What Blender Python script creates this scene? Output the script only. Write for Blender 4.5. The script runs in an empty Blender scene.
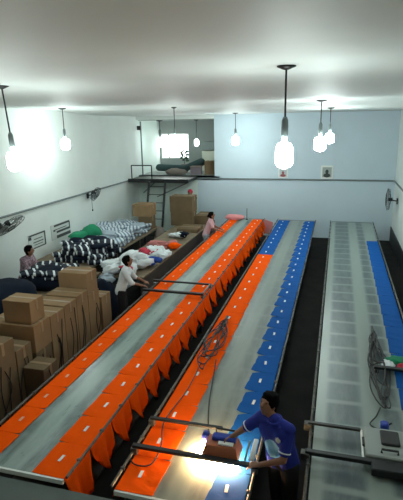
import bpy, math, random
from mathutils import Vector, Matrix, noise
random.seed(7)
SC = bpy.context.scene
COL = SC.collection
PI = math.pi

# ------------------------------------------------------------------ camera
PITCH, YAW, ROLL, FPX, CAMZ = 0.261, -0.2778, -0.0197, 478.98, 4.329
def cam_axes():
    cy, sy = math.cos(YAW), math.sin(YAW); cp, sp = math.cos(PITCH), math.sin(PITCH)
    fwd = Vector((sy*cp, cy*cp, -sp)); right = Vector((cy, -sy, 0)); up = right.cross(fwd)
    c, s = math.cos(ROLL), math.sin(ROLL)
    return c*right + s*up, -s*right + c*up, fwd
_r, _u, _f = cam_axes()
cd = bpy.data.cameras.new('camera'); cam = bpy.data.objects.new('camera', cd); COL.objects.link(cam)
m = Matrix((_r, _u, -_f)).transposed().to_4x4(); m.translation = Vector((0, 0, CAMZ)); cam.matrix_world = m
cd.sensor_fit = 'VERTICAL'; cd.sensor_height = 36; cd.sensor_width = 36*403/500
cd.lens = FPX/500*36; cd.clip_start = 0.05; cd.clip_end = 300
SC.camera = cam
# ------------------------------------------------------------------ world, exposure
w = bpy.data.worlds.new('daylight'); SC.world = w; w.use_nodes = True
w.node_tree.nodes['Background'].inputs[0].default_value = (0.93, 1.0, 0.99, 1)
w.node_tree.nodes['Background'].inputs[1].default_value = 3.5
SC.view_settings.view_transform = 'Standard'; SC.view_settings.look = 'None'
SC.view_settings.exposure = 1.2; SC.view_settings.gamma = 1; SC.view_settings.use_curve_mapping = False
SC.cycles.use_denoising = True
SC.cycles.sample_clamp_indirect = 6
SC.cycles.max_bounces = 8
BULB = 46.0          # emission of the big hanging lamps
LAMPCOL = (0.86, 1.0, 0.97)

# ------------------------------------------------------------------ materials
def pbr(name, col, rough=0.6, metal=0.0, emit=None, es=0.0, bump=0.0, bscale=30, vary=0.0, vscale=4, spec=None):
    m = bpy.data.materials.new(name); m.use_nodes = True
    nt = m.node_tree; b = nt.nodes['Principled BSDF']
    b.inputs['Base Color'].default_value = (*col, 1); b.inputs['Roughness'].default_value = rough
    b.inputs['Metallic'].default_value = metal
    if spec is not None: b.inputs['Specular IOR Level'].default_value = spec
    if emit:
        b.inputs['Emission Color'].default_value = (*emit, 1); b.inputs['Emission Strength'].default_value = es
    tc = nt.nodes.new('ShaderNodeTexCoord')
    if vary:
        n = nt.nodes.new('ShaderNodeTexNoise'); n.inputs['Scale'].default_value = vscale; n.inputs['Detail'].default_value = 5
        nt.links.new(tc.outputs['Object'], n.inputs['Vector'])
        mr = nt.nodes.new('ShaderNodeMapRange'); mr.inputs[1].default_value = 0.3; mr.inputs[2].default_value = 0.7
        mr.inputs[3].default_value = 1-vary; mr.inputs[4].default_value = 1+vary
        nt.links.new(n.outputs['Fac'], mr.inputs[0])
        mx = nt.nodes.new('ShaderNodeVectorMath'); mx.operation = 'SCALE'; mx.inputs[0].default_value = col
        nt.links.new(mr.outputs[0], mx.inputs['Scale']); nt.links.new(mx.outputs[0], b.inputs['Base Color'])
    if bump:
        n = nt.nodes.new('ShaderNodeTexNoise'); n.inputs['Scale'].default_value = bscale; n.inputs['Detail'].default_value = 4
        nt.links.new(tc.outputs['Object'], n.inputs['Vector'])
        bp = nt.nodes.new('ShaderNodeBump'); bp.inputs['Strength'].default_value = bump; bp.inputs['Distance'].default_value = 0.02
        nt.links.new(n.outputs['Fac'], bp.inputs['Height']); nt.links.new(bp.outputs[0], b.inputs['Normal'])
    return m

def math_node(nt, op, a, b=None, c=None):
    n = nt.nodes.new('ShaderNodeMath'); n.operation = op
    for i, v in enumerate((a, b, c)):
        if v is None: continue
        if isinstance(v, (int, float)): n.inputs[i].default_value = v
        else: nt.links.new(v, n.inputs[i])
    return n.outputs[0]

def table_mat(name, base, ghost, sheen_wear, marks, rough=0.34, gamt=0.85, ydepth=1.0):
    """table sheeting: rectangular press marks every 0.52 m, scuffs blended with painted sheen. marks = list of (x0, x1) in table coords"""
    m = bpy.data.materials.new(name); m.use_nodes = True; nt = m.node_tree; b = nt.nodes['Principled BSDF']
    tc = nt.nodes.new('ShaderNodeTexCoord'); sp = nt.nodes.new('ShaderNodeSeparateXYZ')
    nt.links.new(tc.outputs['Object'], sp.inputs[0])
    wob = nt.nodes.new('ShaderNodeTexNoise'); wob.inputs['Scale'].default_value = 1.7; wob.inputs['Detail'].default_value = 3
    nt.links.new(tc.outputs['Object'], wob.inputs['Vector'])
    y = math_node(nt, 'ADD', sp.outputs['Y'], math_node(nt, 'MULTIPLY', wob.outputs['Fac'], 0.06))
    fr = math_node(nt, 'FRACT', math_node(nt, 'DIVIDE', y, 0.52))
    d = math_node(nt, 'ABSOLUTE', math_node(nt, 'SUBTRACT', fr, 0.5))
    my = nt.nodes.new('ShaderNodeMapRange'); my.interpolation_type = 'SMOOTHSTEP'
    my.inputs[1].default_value = 0.47; my.inputs[2].default_value = 0.36; nt.links.new(d, my.inputs[0])
    ymask = math_node(nt, 'MULTIPLY_ADD', my.outputs[0], ydepth, 1-ydepth)
    tot = None
    for (x0, x1) in marks:
        dx = math_node(nt, 'ABSOLUTE', math_node(nt, 'SUBTRACT', sp.outputs['X'], (x0+x1)/2))
        mx = nt.nodes.new('ShaderNodeMapRange'); mx.interpolation_type = 'SMOOTHSTEP'
        mx.inputs[1].default_value = (x1-x0)/2+0.04; mx.inputs[2].default_value = (x1-x0)/2-0.05
        nt.links.new(dx, mx.inputs[0])
        tot = mx.outputs[0] if tot is None else math_node(nt, 'MAXIMUM', tot, mx.outputs[0])
    mask = math_node(nt, 'MULTIPLY', math_node(nt, 'MULTIPLY', tot, ymask), gamt)
    mix = nt.nodes.new('ShaderNodeMixRGB'); mix.inputs[1].default_value = (*base, 1); mix.inputs[2].default_value = (*ghost, 1)
    nt.links.new(mask, mix.inputs[0])
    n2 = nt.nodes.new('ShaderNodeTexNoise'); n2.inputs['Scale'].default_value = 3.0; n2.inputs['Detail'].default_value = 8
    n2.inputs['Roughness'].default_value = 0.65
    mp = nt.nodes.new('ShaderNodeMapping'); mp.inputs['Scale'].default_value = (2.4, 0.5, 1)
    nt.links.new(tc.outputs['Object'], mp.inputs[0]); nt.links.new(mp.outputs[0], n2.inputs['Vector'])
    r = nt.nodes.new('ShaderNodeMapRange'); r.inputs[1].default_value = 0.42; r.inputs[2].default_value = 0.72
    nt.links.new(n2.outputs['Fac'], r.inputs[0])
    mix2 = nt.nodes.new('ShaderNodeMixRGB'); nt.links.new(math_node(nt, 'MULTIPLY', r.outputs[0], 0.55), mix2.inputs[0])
    nt.links.new(mix.outputs[0], mix2.inputs[1]); mix2.inputs[2].default_value = (*sheen_wear, 1)
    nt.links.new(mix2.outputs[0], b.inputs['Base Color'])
    rr = nt.nodes.new('ShaderNodeMapRange'); rr.inputs[3].default_value = rough-0.06; rr.inputs[4].default_value = rough+0.12
    nt.links.new(n2.outputs['Fac'], rr.inputs[0]); nt.links.new(rr.outputs[0], b.inputs['Roughness'])
    return m

def stripe_mat(name, c1, c2, scale, frac=0.5, axis='X', rough=0.85):
    m = bpy.data.materials.new(name); m.use_nodes = True; nt = m.node_tree; b = nt.nodes['Principled BSDF']
    tc = nt.nodes.new('ShaderNodeTexCoord'); sp = nt.nodes.new('ShaderNodeSeparateXYZ'); nt.links.new(tc.outputs['Object'], sp.inputs[0])
    fr = math_node(nt, 'FRACT', math_node(nt, 'MULTIPLY_ADD', sp.outputs[axis], scale, 100.13))
    k = math_node(nt, 'GREATER_THAN', fr, frac)
    mix = nt.nodes.new('ShaderNodeMixRGB'); nt.links.new(k, mix.inputs[0])
    mix.inputs[1].default_value = (*c1, 1); mix.inputs[2].default_value = (*c2, 1)
    nt.links.new(mix.outputs[0], b.inputs['Base Color']); b.inputs['Roughness'].default_value = rough
    return m

M = dict(
    ceil=pbr('ceiling_gloss_paint', (0.68, 0.715, 0.69), 0.62, vary=0.04, vscale=0.8, bump=0.12, bscale=1.5, spec=0.45),
    wall_l=pbr('wall_offwhite', (0.74, 0.79, 0.76), 0.8, vary=0.04, vscale=0.9),
    wall_b=pbr('wall_pale_blue', (0.56, 0.665, 0.73), 0.8, vary=0.03, vscale=0.9),
    wall_m=pbr('wall_mint_white', (0.66, 0.76, 0.71), 0.8, vary=0.03, vscale=0.9),
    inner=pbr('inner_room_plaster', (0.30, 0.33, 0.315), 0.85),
    floor=pbr('dark_floor', (0.014, 0.0125, 0.011), 0.8, vary=0.35, vscale=2.5, spec=0.2),
    black=pbr('black_paint', (0.012, 0.013, 0.014), 0.55),
    blackmetal=pbr('black_metal', (0.015, 0.017, 0.018), 0.4, 0.3),
    steel=pbr('galvanised_steel', (0.17, 0.18, 0.17), 0.42, 0.7, vary=0.2, vscale=20),
    rail=pbr('grimy_rail', (0.10, 0.10, 0.09), 0.5, 0.5, vary=0.4, vscale=14),
    white=pbr('white_paint', (0.75, 0.77, 0.74), 0.5),
    ledge=pbr('grey_ledge', (0.10, 0.125, 0.115), 0.7, vary=0.08, vscale=3),
    pipe=pbr('grey_conduit', (0.16, 0.19, 0.19), 0.5),
    orange=pbr('orange_jersey', (1.0, 0.10, 0.002), 0.9, bump=0.25, bscale=9, vary=0.05, vscale=5, spec=0.05),
    orangehang=pbr('red_orange_jersey', (0.62, 0.035, 0.008), 0.9, spec=0.1),
    blue=pbr('blue_jersey', (0.001, 0.085, 0.34), 0.85, bump=0.25, bscale=9, vary=0.05, vscale=5, spec=0.2),
    tag=pbr('white_tag', (0.85, 0.87, 0.85), 0.6),
    tag2=pbr('faded_tag', (0.9, 0.42, 0.25), 0.6),
    pink=pbr('pink_jersey', (0.78, 0.28, 0.28), 0.9),
    carton=pbr('brown_cardboard', (0.27, 0.175, 0.095), 0.9, vary=0.10, vscale=3, spec=0.15),
    carton2=pbr('aged_cardboard', (0.17, 0.12, 0.07), 0.9, vary=0.12, vscale=3, spec=0.15),
    tape=pbr('packing_tape', (0.29, 0.195, 0.11), 0.5),
    wood=pbr('bench_wood', (0.20, 0.15, 0.095), 0.7, vary=0.2, vscale=6),
    darkpanel=pbr('dark_brown_panel', (0.055, 0.045, 0.038), 0.7, vary=0.2, vscale=5),
    navy=pbr('navy_fabric', (0.006, 0.010, 0.022), 0.9, bump=0.4, bscale=6, spec=0.15),
    greyfab=pbr('pale_grey_fabric', (0.36, 0.42, 0.48), 0.9, bump=0.4, bscale=8),
    whitefab=pbr('white_fabric', (0.72, 0.76, 0.78), 0.9, bump=0.4, bscale=8),
    redfab=pbr('crimson_fabric', (0.50, 0.03, 0.06), 0.9),
    pinkfab=pbr('dusty_pink_fabric', (0.48, 0.17, 0.16), 0.9),
    bluefab=pbr('royal_blue_fabric', (0.01, 0.05, 0.30), 0.9),
    greenfab=pbr('green_fabric', (0.0, 0.20, 0.09), 0.8, bump=0.3, bscale=8),
    teal=pbr('dark_teal_fabric', (0.02, 0.045, 0.045), 0.9),
    brownfab=pbr('brown_grey_fabric', (0.16, 0.13, 0.11), 0.9),
    skin=pbr('skin', (0.28, 0.125, 0.07), 0.55),
    hair=pbr('black_hair', (0.004, 0.0035, 0.0035), 0.95, spec=0.1),
    eye=pbr('eye_dark', (0.01, 0.01, 0.01), 0.3),
    mouth=pbr('lips', (0.22, 0.06, 0.045), 0.5),
    mblue=pbr('blue_polo_fabric', (0.010, 0.022, 0.26), 0.85),
    mlight=pbr('pale_blue_glow', (0.25, 0.55, 0.75), 0.8),
    trousers=pbr('dark_trousers', (0.012, 0.012, 0.014), 0.9),
    shoe=pbr('dark_shoe', (0.02, 0.018, 0.016), 0.6),
    bulb=pbr('lamp_glow', (1, 1, 1), 0.5, emit=LAMPCOL, es=BULB),
    bulb_far=pbr('inner_lamp_glow', (1, 1, 1), 0.5, emit=LAMPCOL, es=9),
    heat=pbr('glowing_quartz', (1, 0.8, 0.6), 0.4, emit=(1.0, 0.62, 0.30), es=170),
    hood=pbr('rust_red_hood', (0.42, 0.12, 0.05), 0.5),
    hoodgrey=pbr('light_grey_box', (0.30, 0.33, 0.31), 0.5),
    bluebox=pbr('blue_plastic', (0.01, 0.04, 0.35), 0.4),
    paper=pbr('white_paper', (0.62, 0.66, 0.63), 0.8),
    ink=pbr('dark_ink', (0.06, 0.07, 0.07), 0.8),
    fanblade=pbr('smoky_plastic', (0.20, 0.24, 0.24), 0.35),
    cream=pbr('cream_board', (0.60, 0.62, 0.52), 0.8),
    shelfgrey=pbr('grey_board', (0.22, 0.26, 0.25), 0.8),
    leaf=pbr('leaf_green', (0.03, 0.07, 0.04), 0.7),
    pot=pbr('clay_pot', (0.12, 0.08, 0.06), 0.8),
)
M['zebra'] = stripe_mat('navy_white_stripe', (0.006, 0.010, 0.024), (0.72, 0.76, 0.78), 6.0, 0.72)
M['mottle'] = stripe_mat('grey_blue_stripe', (0.16, 0.21, 0.29), (0.58, 0.64, 0.68), 9.0, 0.45)
M['top1'] = table_mat('sheeting_teal', (0.25, 0.33, 0.30), (0.08, 0.12, 0.11), (0.38, 0.48, 0.44), [(-0.34, -0.16), (0.06, 0.28)], 0.27, 0.95, 0.15)  # each top's pale centre, left between dark bands, is wear plus painted sheen
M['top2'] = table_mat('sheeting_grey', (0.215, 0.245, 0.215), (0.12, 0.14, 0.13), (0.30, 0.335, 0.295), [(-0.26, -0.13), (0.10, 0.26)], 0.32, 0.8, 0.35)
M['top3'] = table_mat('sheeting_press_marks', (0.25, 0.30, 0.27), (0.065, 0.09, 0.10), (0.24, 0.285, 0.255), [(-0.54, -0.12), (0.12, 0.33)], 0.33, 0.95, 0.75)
g = bpy.data.materials.new('window_glass'); g.use_nodes = True; nt = g.node_tree; nt.nodes.clear()
o_ = nt.nodes.new('ShaderNodeOutputMaterial'); mx_ = nt.nodes.new('ShaderNodeMixShader'); t_ = nt.nodes.new('ShaderNodeBsdfTransparent'); gl_ = nt.nodes.new('ShaderNodeBsdfGlossy')
mx_.inputs[0].default_value = 0.06; gl_.inputs['Roughness'].default_value = 0.05
nt.links.new(t_.outputs[0], mx_.inputs[1]); nt.links.new(gl_.outputs[0], mx_.inputs[2]); nt.links.new(mx_.outputs[0], o_.inputs[0]); M['glass'] = g

# ------------------------------------------------------------------ mesh builder
def perp(d):
    d = Vector(d).normalized(); a = Vector((0, 0, 1)) if abs(d.z) < 0.9 else Vector((1, 0, 0))
    u = d.cross(a).normalized(); return u, d.cross(u).normalized()
class MB:
    def __init__(s): s.v = []; s.f = []
    def add(s, vs, fs):
        k = len(s.v); s.v += [Vector(v) for v in vs]; s.f += [tuple(i+k for i in f) for f in fs]; return s
    def box(s, c, d, rz=0, ch=0.0, R=None):
        c = Vector(c); hx, hy, hz = d[0]/2, d[1]/2, d[2]/2
        if ch <= 0:
            vs = [(x, y, z) for x in (-hx, hx) for y in (-hy, hy) for z in (-hz, hz)]
            fs = [(0, 1, 3, 2), (4, 6, 7, 5), (0, 4, 5, 1), (2, 3, 7, 6), (0, 2, 6, 4), (1, 5, 7, 3)]
        else:
            vs = []; rings = [(-hz, ch), (-hz+ch, 0), (hz-ch, 0), (hz, ch)]
            for z, i in rings:
                a, b = hx-i, hy-i; q = ch
                vs += [(-a+q, -b, z), (a-q, -b, z), (a, -b+q, z), (a, b-q, z), (a-q, b, z), (-a+q, b, z), (-a, b-q, z), (-a, -b+q, z)]
            fs = [tuple(range(7, -1, -1)), tuple(range(24, 32))]
            for r in range(3):
                for k in range(8): fs.append((r*8+k, r*8+(k+1) % 8, (r+1)*8+(k+1) % 8, (r+1)*8+k))
        Rm = R if R is not None else Matrix.Rotation(rz, 3, 'Z')
        return s.add([Rm @ Vector(v)+c for v in vs], fs)
    def tube(s, pts, r, n=8, closed=False):
        pts = [Vector(p) for p in pts]; N = len(pts); rr = r if isinstance(r, (list, tuple)) else [r]*N
        vs = []; u = None
        for i, p in enumerate(pts):
            if closed: d = pts[(i+1) % N]-pts[i-1]
            else: d = pts[min(i+1, N-1)]-pts[max(i-1, 0)]
            if d.length < 1e-9: d = Vector((0, 0, 1))
            d.normalize()
            if u is None: u, w_ = perp(d)
            else:
                u = (u-d*u.dot(d)); u = u.normalized() if u.length > 1e-6 else perp(d)[0]
                w_ = d.cross(u)
            for k in range(n):
                a = 2*PI*k/n; vs.append(p+(u*math.cos(a)+w_*math.sin(a))*rr[i])
        fs = []
        for i in range(N if closed else N-1):
            j = (i+1) % N
            for k in range(n): fs.append((i*n+k, i*n+(k+1) % n, j*n+(k+1) % n, j*n+k))
        if not closed: fs += [tuple(range(n-1, -1, -1)), tuple((N-1)*n+k for k in range(n))]
        return s.add(vs, fs)
    def cyl(s, a, b, r, r2=None, n=14): return s.tube([a, b], [r, r if r2 is None else r2], n)
    def lathe(s, prof, c=(0, 0, 0), n=18, R=None):
        c = Vector(c); vs = []
        for (r, z) in prof:
            for k in range(n):
                a = 2*PI*k/n; p = Vector((r*math.cos(a), r*math.sin(a), z)); vs.append((R @ p if R else p)+c)
        fs = [(i*n+k, i*n+(k+1) % n, (i+1)*n+(k+1) % n, (i+1)*n+k) for i in range(len(prof)-1) for k in range(n)]
        fs += [tuple(range(n-1, -1, -1)), tuple((len(prof)-1)*n+k for k in range(n))]
        return s.add(vs, fs)
    def ell(s, c, rad, R=None, n=16, h=10, fn=None):
        c = Vector(c); vs = []
        for i in range(h+1):
            t = PI*i/h
            if i in (0, h):
                q = Vector((0, 0, math.cos(t))); ps = [q]
            else: ps = [Vector((math.sin(t)*math.cos(2*PI*k/n), math.sin(t)*math.sin(2*PI*k/n), math.cos(t))) for k in range(n)]
            for q in ps:
                p = Vector((q.x*rad[0], q.y*rad[1], q.z*rad[2]))
                if fn: p = fn(p, q)
                vs.append((R @ p if R else p)+c)
        fs = []; L = len(vs)
        for k in range(n): fs.append((0, 1+k, 1+(k+1) % n)); fs.append((L-1, L-1-n+(k+1) % n, L-1-n+k))
        for i in range(h-2):
            for k in range(n): fs.append((1+i*n+k, 1+(i+1)*n+k, 1+(i+1)*n+(k+1) % n, 1+i*n+(k+1) % n))
        return s.add(vs, fs)
    def cap(s, a, b, ra, rb=None, n=14):
        rb = ra if rb is None else rb; a = Vector(a); b = Vector(b); d = (b-a)
        if d.length < 1e-5: return s.ell(a, (ra,)*3, n=n)
        d.normalize(); pts = []; rs = []
        for i in range(6):
            t = PI/2*(1-i/5); pts.append(a-d*ra*math.sin(t)); rs.append(max(ra*math.cos(t), 1e-4))
        for i in range(6):
            t = PI/2*i/5; pts.append(b+d*rb*math.sin(t)); rs.append(max(rb*math.cos(t), 1e-4))
        return s.tube(pts, rs, n)
    def torus(s, c, R_, r, axis=(0, 0, 1), n=28, k=6):
        u, w_ = perp(axis); c = Vector(c)
        return s.tube([c+(u*math.cos(2*PI*i/n)+w_*math.sin(2*PI*i/n))*R_ for i in range(n)], r, k, closed=True)
    def mesh(s, name, mat, smooth=False):
        me = bpy.data.meshes.new(name); me.from_pydata([tuple(v) for v in s.v], [], s.f)
        if mat: me.materials.append(mat)
        if smooth:
            for p in me.polygons: p.use_smooth = True
        me.update(); return me
    def build(s, name, mat, parent=None, smooth=False, loc=None, rot=None):
        me = s.mesh(name, mat, smooth)
        import bmesh
        bm = bmesh.new(); bm.from_mesh(me); bmesh.ops.recalc_face_normals(bm, faces=bm.faces); bm.to_mesh(me); bm.free()
        o = bpy.data.objects.new(name, me); COL.objects.link(o)
        if parent: o.parent = parent
        if loc: o.location = loc
        if rot: o.rotation_euler = rot
        return o

def tag(o, label, cat, group=None):
    o['label'] = label; o['category'] = cat
    if group: o['group'] = group
    return o
def thing(name, label, cat, loc=(0, 0, 0), rz=0, group=None):
    o = bpy.data.objects.new(name, None); COL.objects.link(o); o.location = loc; o.rotation_euler = (0, 0, rz)
    o.empty_display_size = 0.1
    return tag(o, label, cat, group)
def struct(name, mb, mat, parent=None):
    o = mb.build(name, mat, parent)
    if parent is None: o['kind'] = 'structure'
    return o
def dup(o, loc, rot=(0, 0, 0), scale=None, label=None, group=None):
    c = o.copy(); COL.objects.link(c); c.location = loc; c.rotation_euler = rot
    if scale: c.scale = scale
    if label: c['label'] = label
    if group: c['group'] = group
    for ch in list(o.children):
        d = ch.copy(); COL.objects.link(d); d.parent = c
        for g_ in list(ch.children):
            e = g_.copy(); COL.objects.link(e); e.parent = d
    return c
def voxel(mb, vox, smooth=2):
    """union of overlapping solids as one continuous skin"""
    me = mb.mesh('tmp', None); o = bpy.data.objects.new('tmp', me); COL.objects.link(o)
    r = o.modifiers.new('r', 'REMESH'); r.mode = 'VOXEL'; r.voxel_size = vox; r.use_smooth_shade = True
    if smooth:
        s_ = o.modifiers.new('s', 'SMOOTH'); s_.iterations = smooth; s_.factor = 0.5
    bpy.context.view_layer.update()
    dg = bpy.context.evaluated_depsgraph_get()
    out = bpy.data.meshes.new_from_object(o.evaluated_get(dg)); bpy.data.objects.remove(o); bpy.data.meshes.remove(me)
    for p in out.polygons: p.use_smooth = True
    return out
def mobj(name, me, mat, parent):
    me.materials.clear(); me.materials.append(mat); me.name = name
    o = bpy.data.objects.new(name, me); COL.objects.link(o); o.parent = parent; return o

# ------------------------------------------------------------------ the room
XL, XR, YB, YF = -7.8, 1.98, 18.24, -1.6
def cz(y): return 4.98-0.023*y+0.028*math.cos(2*PI*(y-5.9)/5.9)   # shallow waves made up to band the lamp light
struct('floor', MB().box(((XL+XR)/2, (YF+YB)/2, -0.1), (XR-XL+0.4, YB-YF+0.4, 0.2)), M['floor'])
mb = MB(); NC = 96; vs = []
for i in range(NC+1):
    y = YF-.2+(YB-YF+.4)*i/NC; z = cz(y)
    vs += [(XL-.2, y, z), (XR+.2, y, z), (XR+.2, y, z+.2), (XL-.2, y, z+.2)]
fs = [(0, 3, 2, 1), tuple(NC*4+k for k in range(4))]
for i in range(NC):
    for k in range(4): fs.append((i*4+k, i*4+(k+1) % 4, (i+1)*4+(k+1) % 4, (i+1)*4+k))
struct('ceiling', mb.add(vs, fs), M['ceil'])
struct('wall_left', MB().box((XL-0.1, (YF+YB)/2, 2.6), (0.2, YB-YF+0.4, 5.2)), M['wall_l'])
struct('wall_right', MB().box((XR+0.1, (YF+YB)/2, 2.6), (0.2, YB-YF+0.4, 5.2)), M['wall_l'])
struct('wall_front', MB().box(((XL+XR)/2, YF-0.1, 2.6), (XR-XL, 0.2, 5.2)), M['wall_l'])
OX = -4.61; PXR = -5.3
struct('wall_back', MB().box(((OX+XR)/2, YB+0.1, 2.5), (XR-OX, 0.2, 5.0)).box(((PXR+OX)/2, YB+0.1, 1.14), (OX-PXR, 0.2, 2.28)), M['wall_b'])
struct('wall_back_lower', MB().box(((XL+PXR)/2, YB+0.1, 1.14), (PXR-XL, 0.2, 2.28)), M['wall_m'])
struct('wall_back_lintel', MB().box(((XL+OX)/2, YB+0.1, 4.6), (OX-XL, 0.2, 0.3)), M['wall_l'])
struct('baseboard_right', MB().box((XR-0.015, 13.0, 0.27), (0.03, 10.4, 0.54)), M['black'])
# room above the landing
YI = 20.9
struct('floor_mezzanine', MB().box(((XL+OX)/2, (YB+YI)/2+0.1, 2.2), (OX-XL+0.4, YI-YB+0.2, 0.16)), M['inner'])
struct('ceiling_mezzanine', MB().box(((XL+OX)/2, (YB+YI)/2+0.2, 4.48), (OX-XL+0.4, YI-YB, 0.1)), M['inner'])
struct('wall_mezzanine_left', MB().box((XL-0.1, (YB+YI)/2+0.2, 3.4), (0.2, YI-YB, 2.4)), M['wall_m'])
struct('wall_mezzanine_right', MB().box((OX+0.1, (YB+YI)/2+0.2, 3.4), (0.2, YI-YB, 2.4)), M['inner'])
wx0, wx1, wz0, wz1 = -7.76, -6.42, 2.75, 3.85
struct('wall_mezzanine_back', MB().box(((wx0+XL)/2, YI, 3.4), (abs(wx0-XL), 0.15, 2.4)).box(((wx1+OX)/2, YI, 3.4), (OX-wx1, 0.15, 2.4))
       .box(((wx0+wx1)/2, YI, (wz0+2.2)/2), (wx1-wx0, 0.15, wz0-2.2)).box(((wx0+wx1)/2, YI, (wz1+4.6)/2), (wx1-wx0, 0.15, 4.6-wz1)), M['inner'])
fr = MB()
for x in (wx0+.03, -7.38, wx1-.03): fr.box((x, YI, (wz0+wz1)/2), (0.05, 0.08, wz1-wz0))
for z in (wz0+.03, wz1-.03): fr.box(((wx0+wx1)/2, YI, z), (wx1-wx0-0.1, 0.08, 0.05))
wf = struct('window_1', fr, M['white'])
MB().box(((wx0+wx1)/2, YI+.01, (wz0+wz1)/2), (wx1-wx0-0.1, 0.008, wz1-wz0-0.1)).build('window_pane', M['glass'], wf)
struct('trim_1', MB().box((-3.0, 3.18, 0.40), (9.4, 0.62, 0.80), ch=0.01), M['ledge'])

# landing, its railing, ladder
t = thing('landing_platform', 'dark steel landing platform jutting from the back wall below the upper room', 'platform', (-6.5, 17.6, 2.28))
MB().box((0.0, 0, -0.05), (2.35, 1.24, 0.05)).build('deck', M['rail'], t)
MB().box((0.0, -0.62, -0.06), (2.4, 0.06, 0.14)).build('edge_beam', M['blackmetal'], t)
MB().box((-1.17, 0, -0.07), (0.05, 1.2, 0.1)).build('side_beam', M['blackmetal'], t)
MB().box((1.17, 0, -0.07), (0.05, 1.2, 0.1)).build('side_beam', M['blackmetal'], t)
MB().tube([(1.12, 0.55, -0.12), (-0.5, 0.55, -0.85)], 0.022).build('brace', M['pipe'], t)
MB().tube([(-0.4, 0.55, -0.12), (-1.1, 0.58, -0.7)], 0.022).build('brace', M['pipe'], t)
t = thing('handrail', 'thin dark metal handrail on the left end of the landing', 'railing', (-7.1, 17.1, 2.28))
for x in (-0.5, 0.32):
    MB().cyl((x, 0, 0), (x, 0, 0.50), 0.022).build('post', M['blackmetal'], t)
MB().tube([(-0.5, 0, 0.50), (0.32, 0, 0.50)], 0.022).build('top_rail', M['blackmetal'], t)
t = thing('ladder', 'dark metal ladder leaning against the landing platform', 'ladder', (-6.5, 16.2, 0))
for sx in (-0.33, 0.33):
    MB().tube([(sx*1.0, 0, 0), (sx*0.98, 0.72, 2.2)], 0.045).build('stringer', M['blackmetal'], t)
for k in range(7):
    z = 0.28+0.29*k; MB().cyl((-0.33, 0.72*z/2.2, z), (0.33, 0.72*z/2.2, z), 0.014, n=8).build('rung', M['blackmetal'], t)
t = thing('corner_pipe', 'dark vertical pipe with a junction box in the left back corner', 'pipe', (-7.58, 18.16, 2.3))
MB().cyl((0, 0, 0), (0, 0, 2.1), 0.03).build('pipe', M['pipe'], t)
MB().box((-0.06, -0.02, 1.85), (0.16, 0.10, 0.16), ch=0.01).build('junction_box', M['blackmetal'], t)
o = MB().tube([(XL+.03, 3.0, 2.19), (XL+.03, YB-.05, 2.19), (XL+.12, YB-.03, 2.19), (XR-.12, YB-.03, 2.19), (XR-.03, YB-.1, 2.19), (XR-.03, 9.0, 2.19)], 0.028).build('conduit_pipe', M['pipe'])
tag(o, 'thin grey conduit pipe running around the walls at mid height', 'pipe')

# things in the upper room
def bundle(name, c, rad, mat, label, cat, seed=0, rz=0, amp=0.18, group=None, parent=None, fq=2.0, build=True):
    def fn(p, q):
        k = 1+amp*noise.noise(Vector((q.x*fq+seed*7.1, q.y*fq, q.z*fq+seed)))*1.6
        z = max(p.z, -rad[2]*0.55)
        return Vector((p.x*k, p.y*k, z*k if z > 0 else z))
    mb = MB().ell((0, 0, rad[2]*0.55), rad, fn=fn, n=22, h=14)
    o = mb.build(name, mat, parent, smooth=True, loc=c, rot=(0, 0, rz))
    if label: tag(o, label, cat, group)
    return o
mb = MB()
mb.cap((-0.95, 0, 0.20), (0.25, 0.02, 0.17), 0.15, 0.15).cap((0.2, 0, 0.18), (0.9, 0.05, 0.42), 0.13, 0.17)
tag(mobj('fabric_roll', voxel(mb, 0.03), M['teal'], None), 'long dark teal fabric roll slumped across the upper room floor', 'fabric').location = (-6.35, 19.3, 2.3)
bundle('blanket_bundle', (-6.35, 18.72, 2.28), (0.46, 0.22, 0.16), M['brownfab'], 'brown blanket bundle lying before the dark fabric roll', 'blanket', 3)
t = thing('storage_box', 'greyish purple storage box beside the brown blanket bundle', 'box', (-5.5, 18.75, 2.28))
MB().box((0, 0, 0.15), (0.42, 0.3, 0.30), ch=0.01).build('body', pbr('purple_grey_card', (0.17, 0.14, 0.16), 0.8), t)
MB().box((0, 0, 0.32), (0.45, 0.33, 0.04), ch=0.01).build('lid', M['brownfab'], t)
t = thing('carton', 'tall brown carton at the right edge of the upper room', 'box', (-4.92, 18.85, 2.28))
MB().box((0, 0, 0.27), (0.42, 0.4, 0.54), ch=0.008).build('body', M['carton2'], t)
MB().box((0, 0, 0.545), (0.06, 0.39, 0.006)).build('tape', M['tape'], t)
t = thing('storage_cabinet', 'grey cabinet with a cream lower panel at the right of the upper room', 'cabinet', (-5.2, 20.55, 2.28))
MB().box((0, 0, 0.42), (1.0, 0.4, 0.84), ch=0.01).build('lower_body', M['cream'], t)
MB().box((0, 0, 1.05), (1.02, 0.42, 0.34), ch=0.01).build('upper_body', M['shelfgrey'], t)
t = thing('potted_plant', 'small dark potted plant silhouetted against the bright upper window', 'plant', (-6.42, 20.1, 2.28))
MB().lathe([(0.10, 0), (0.15, 0.3), (0.14, 0.3)]).build('pot', M['pot'], t)
mb = MB()
mb.cyl((0, 0, .25), (0.02, 0, 0.62), .015)
for k in range(16):
    a = k*2.4; h = 0.45+0.03*k; mb.ell((0.13*math.cos(a), 0.1*math.sin(a), h), (0.085, 0.03, 0.05), R=Matrix.Rotation(a, 3, 'Z'), n=8, h=6)
mb.build('foliage', M['leaf'], t, smooth=True)

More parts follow.
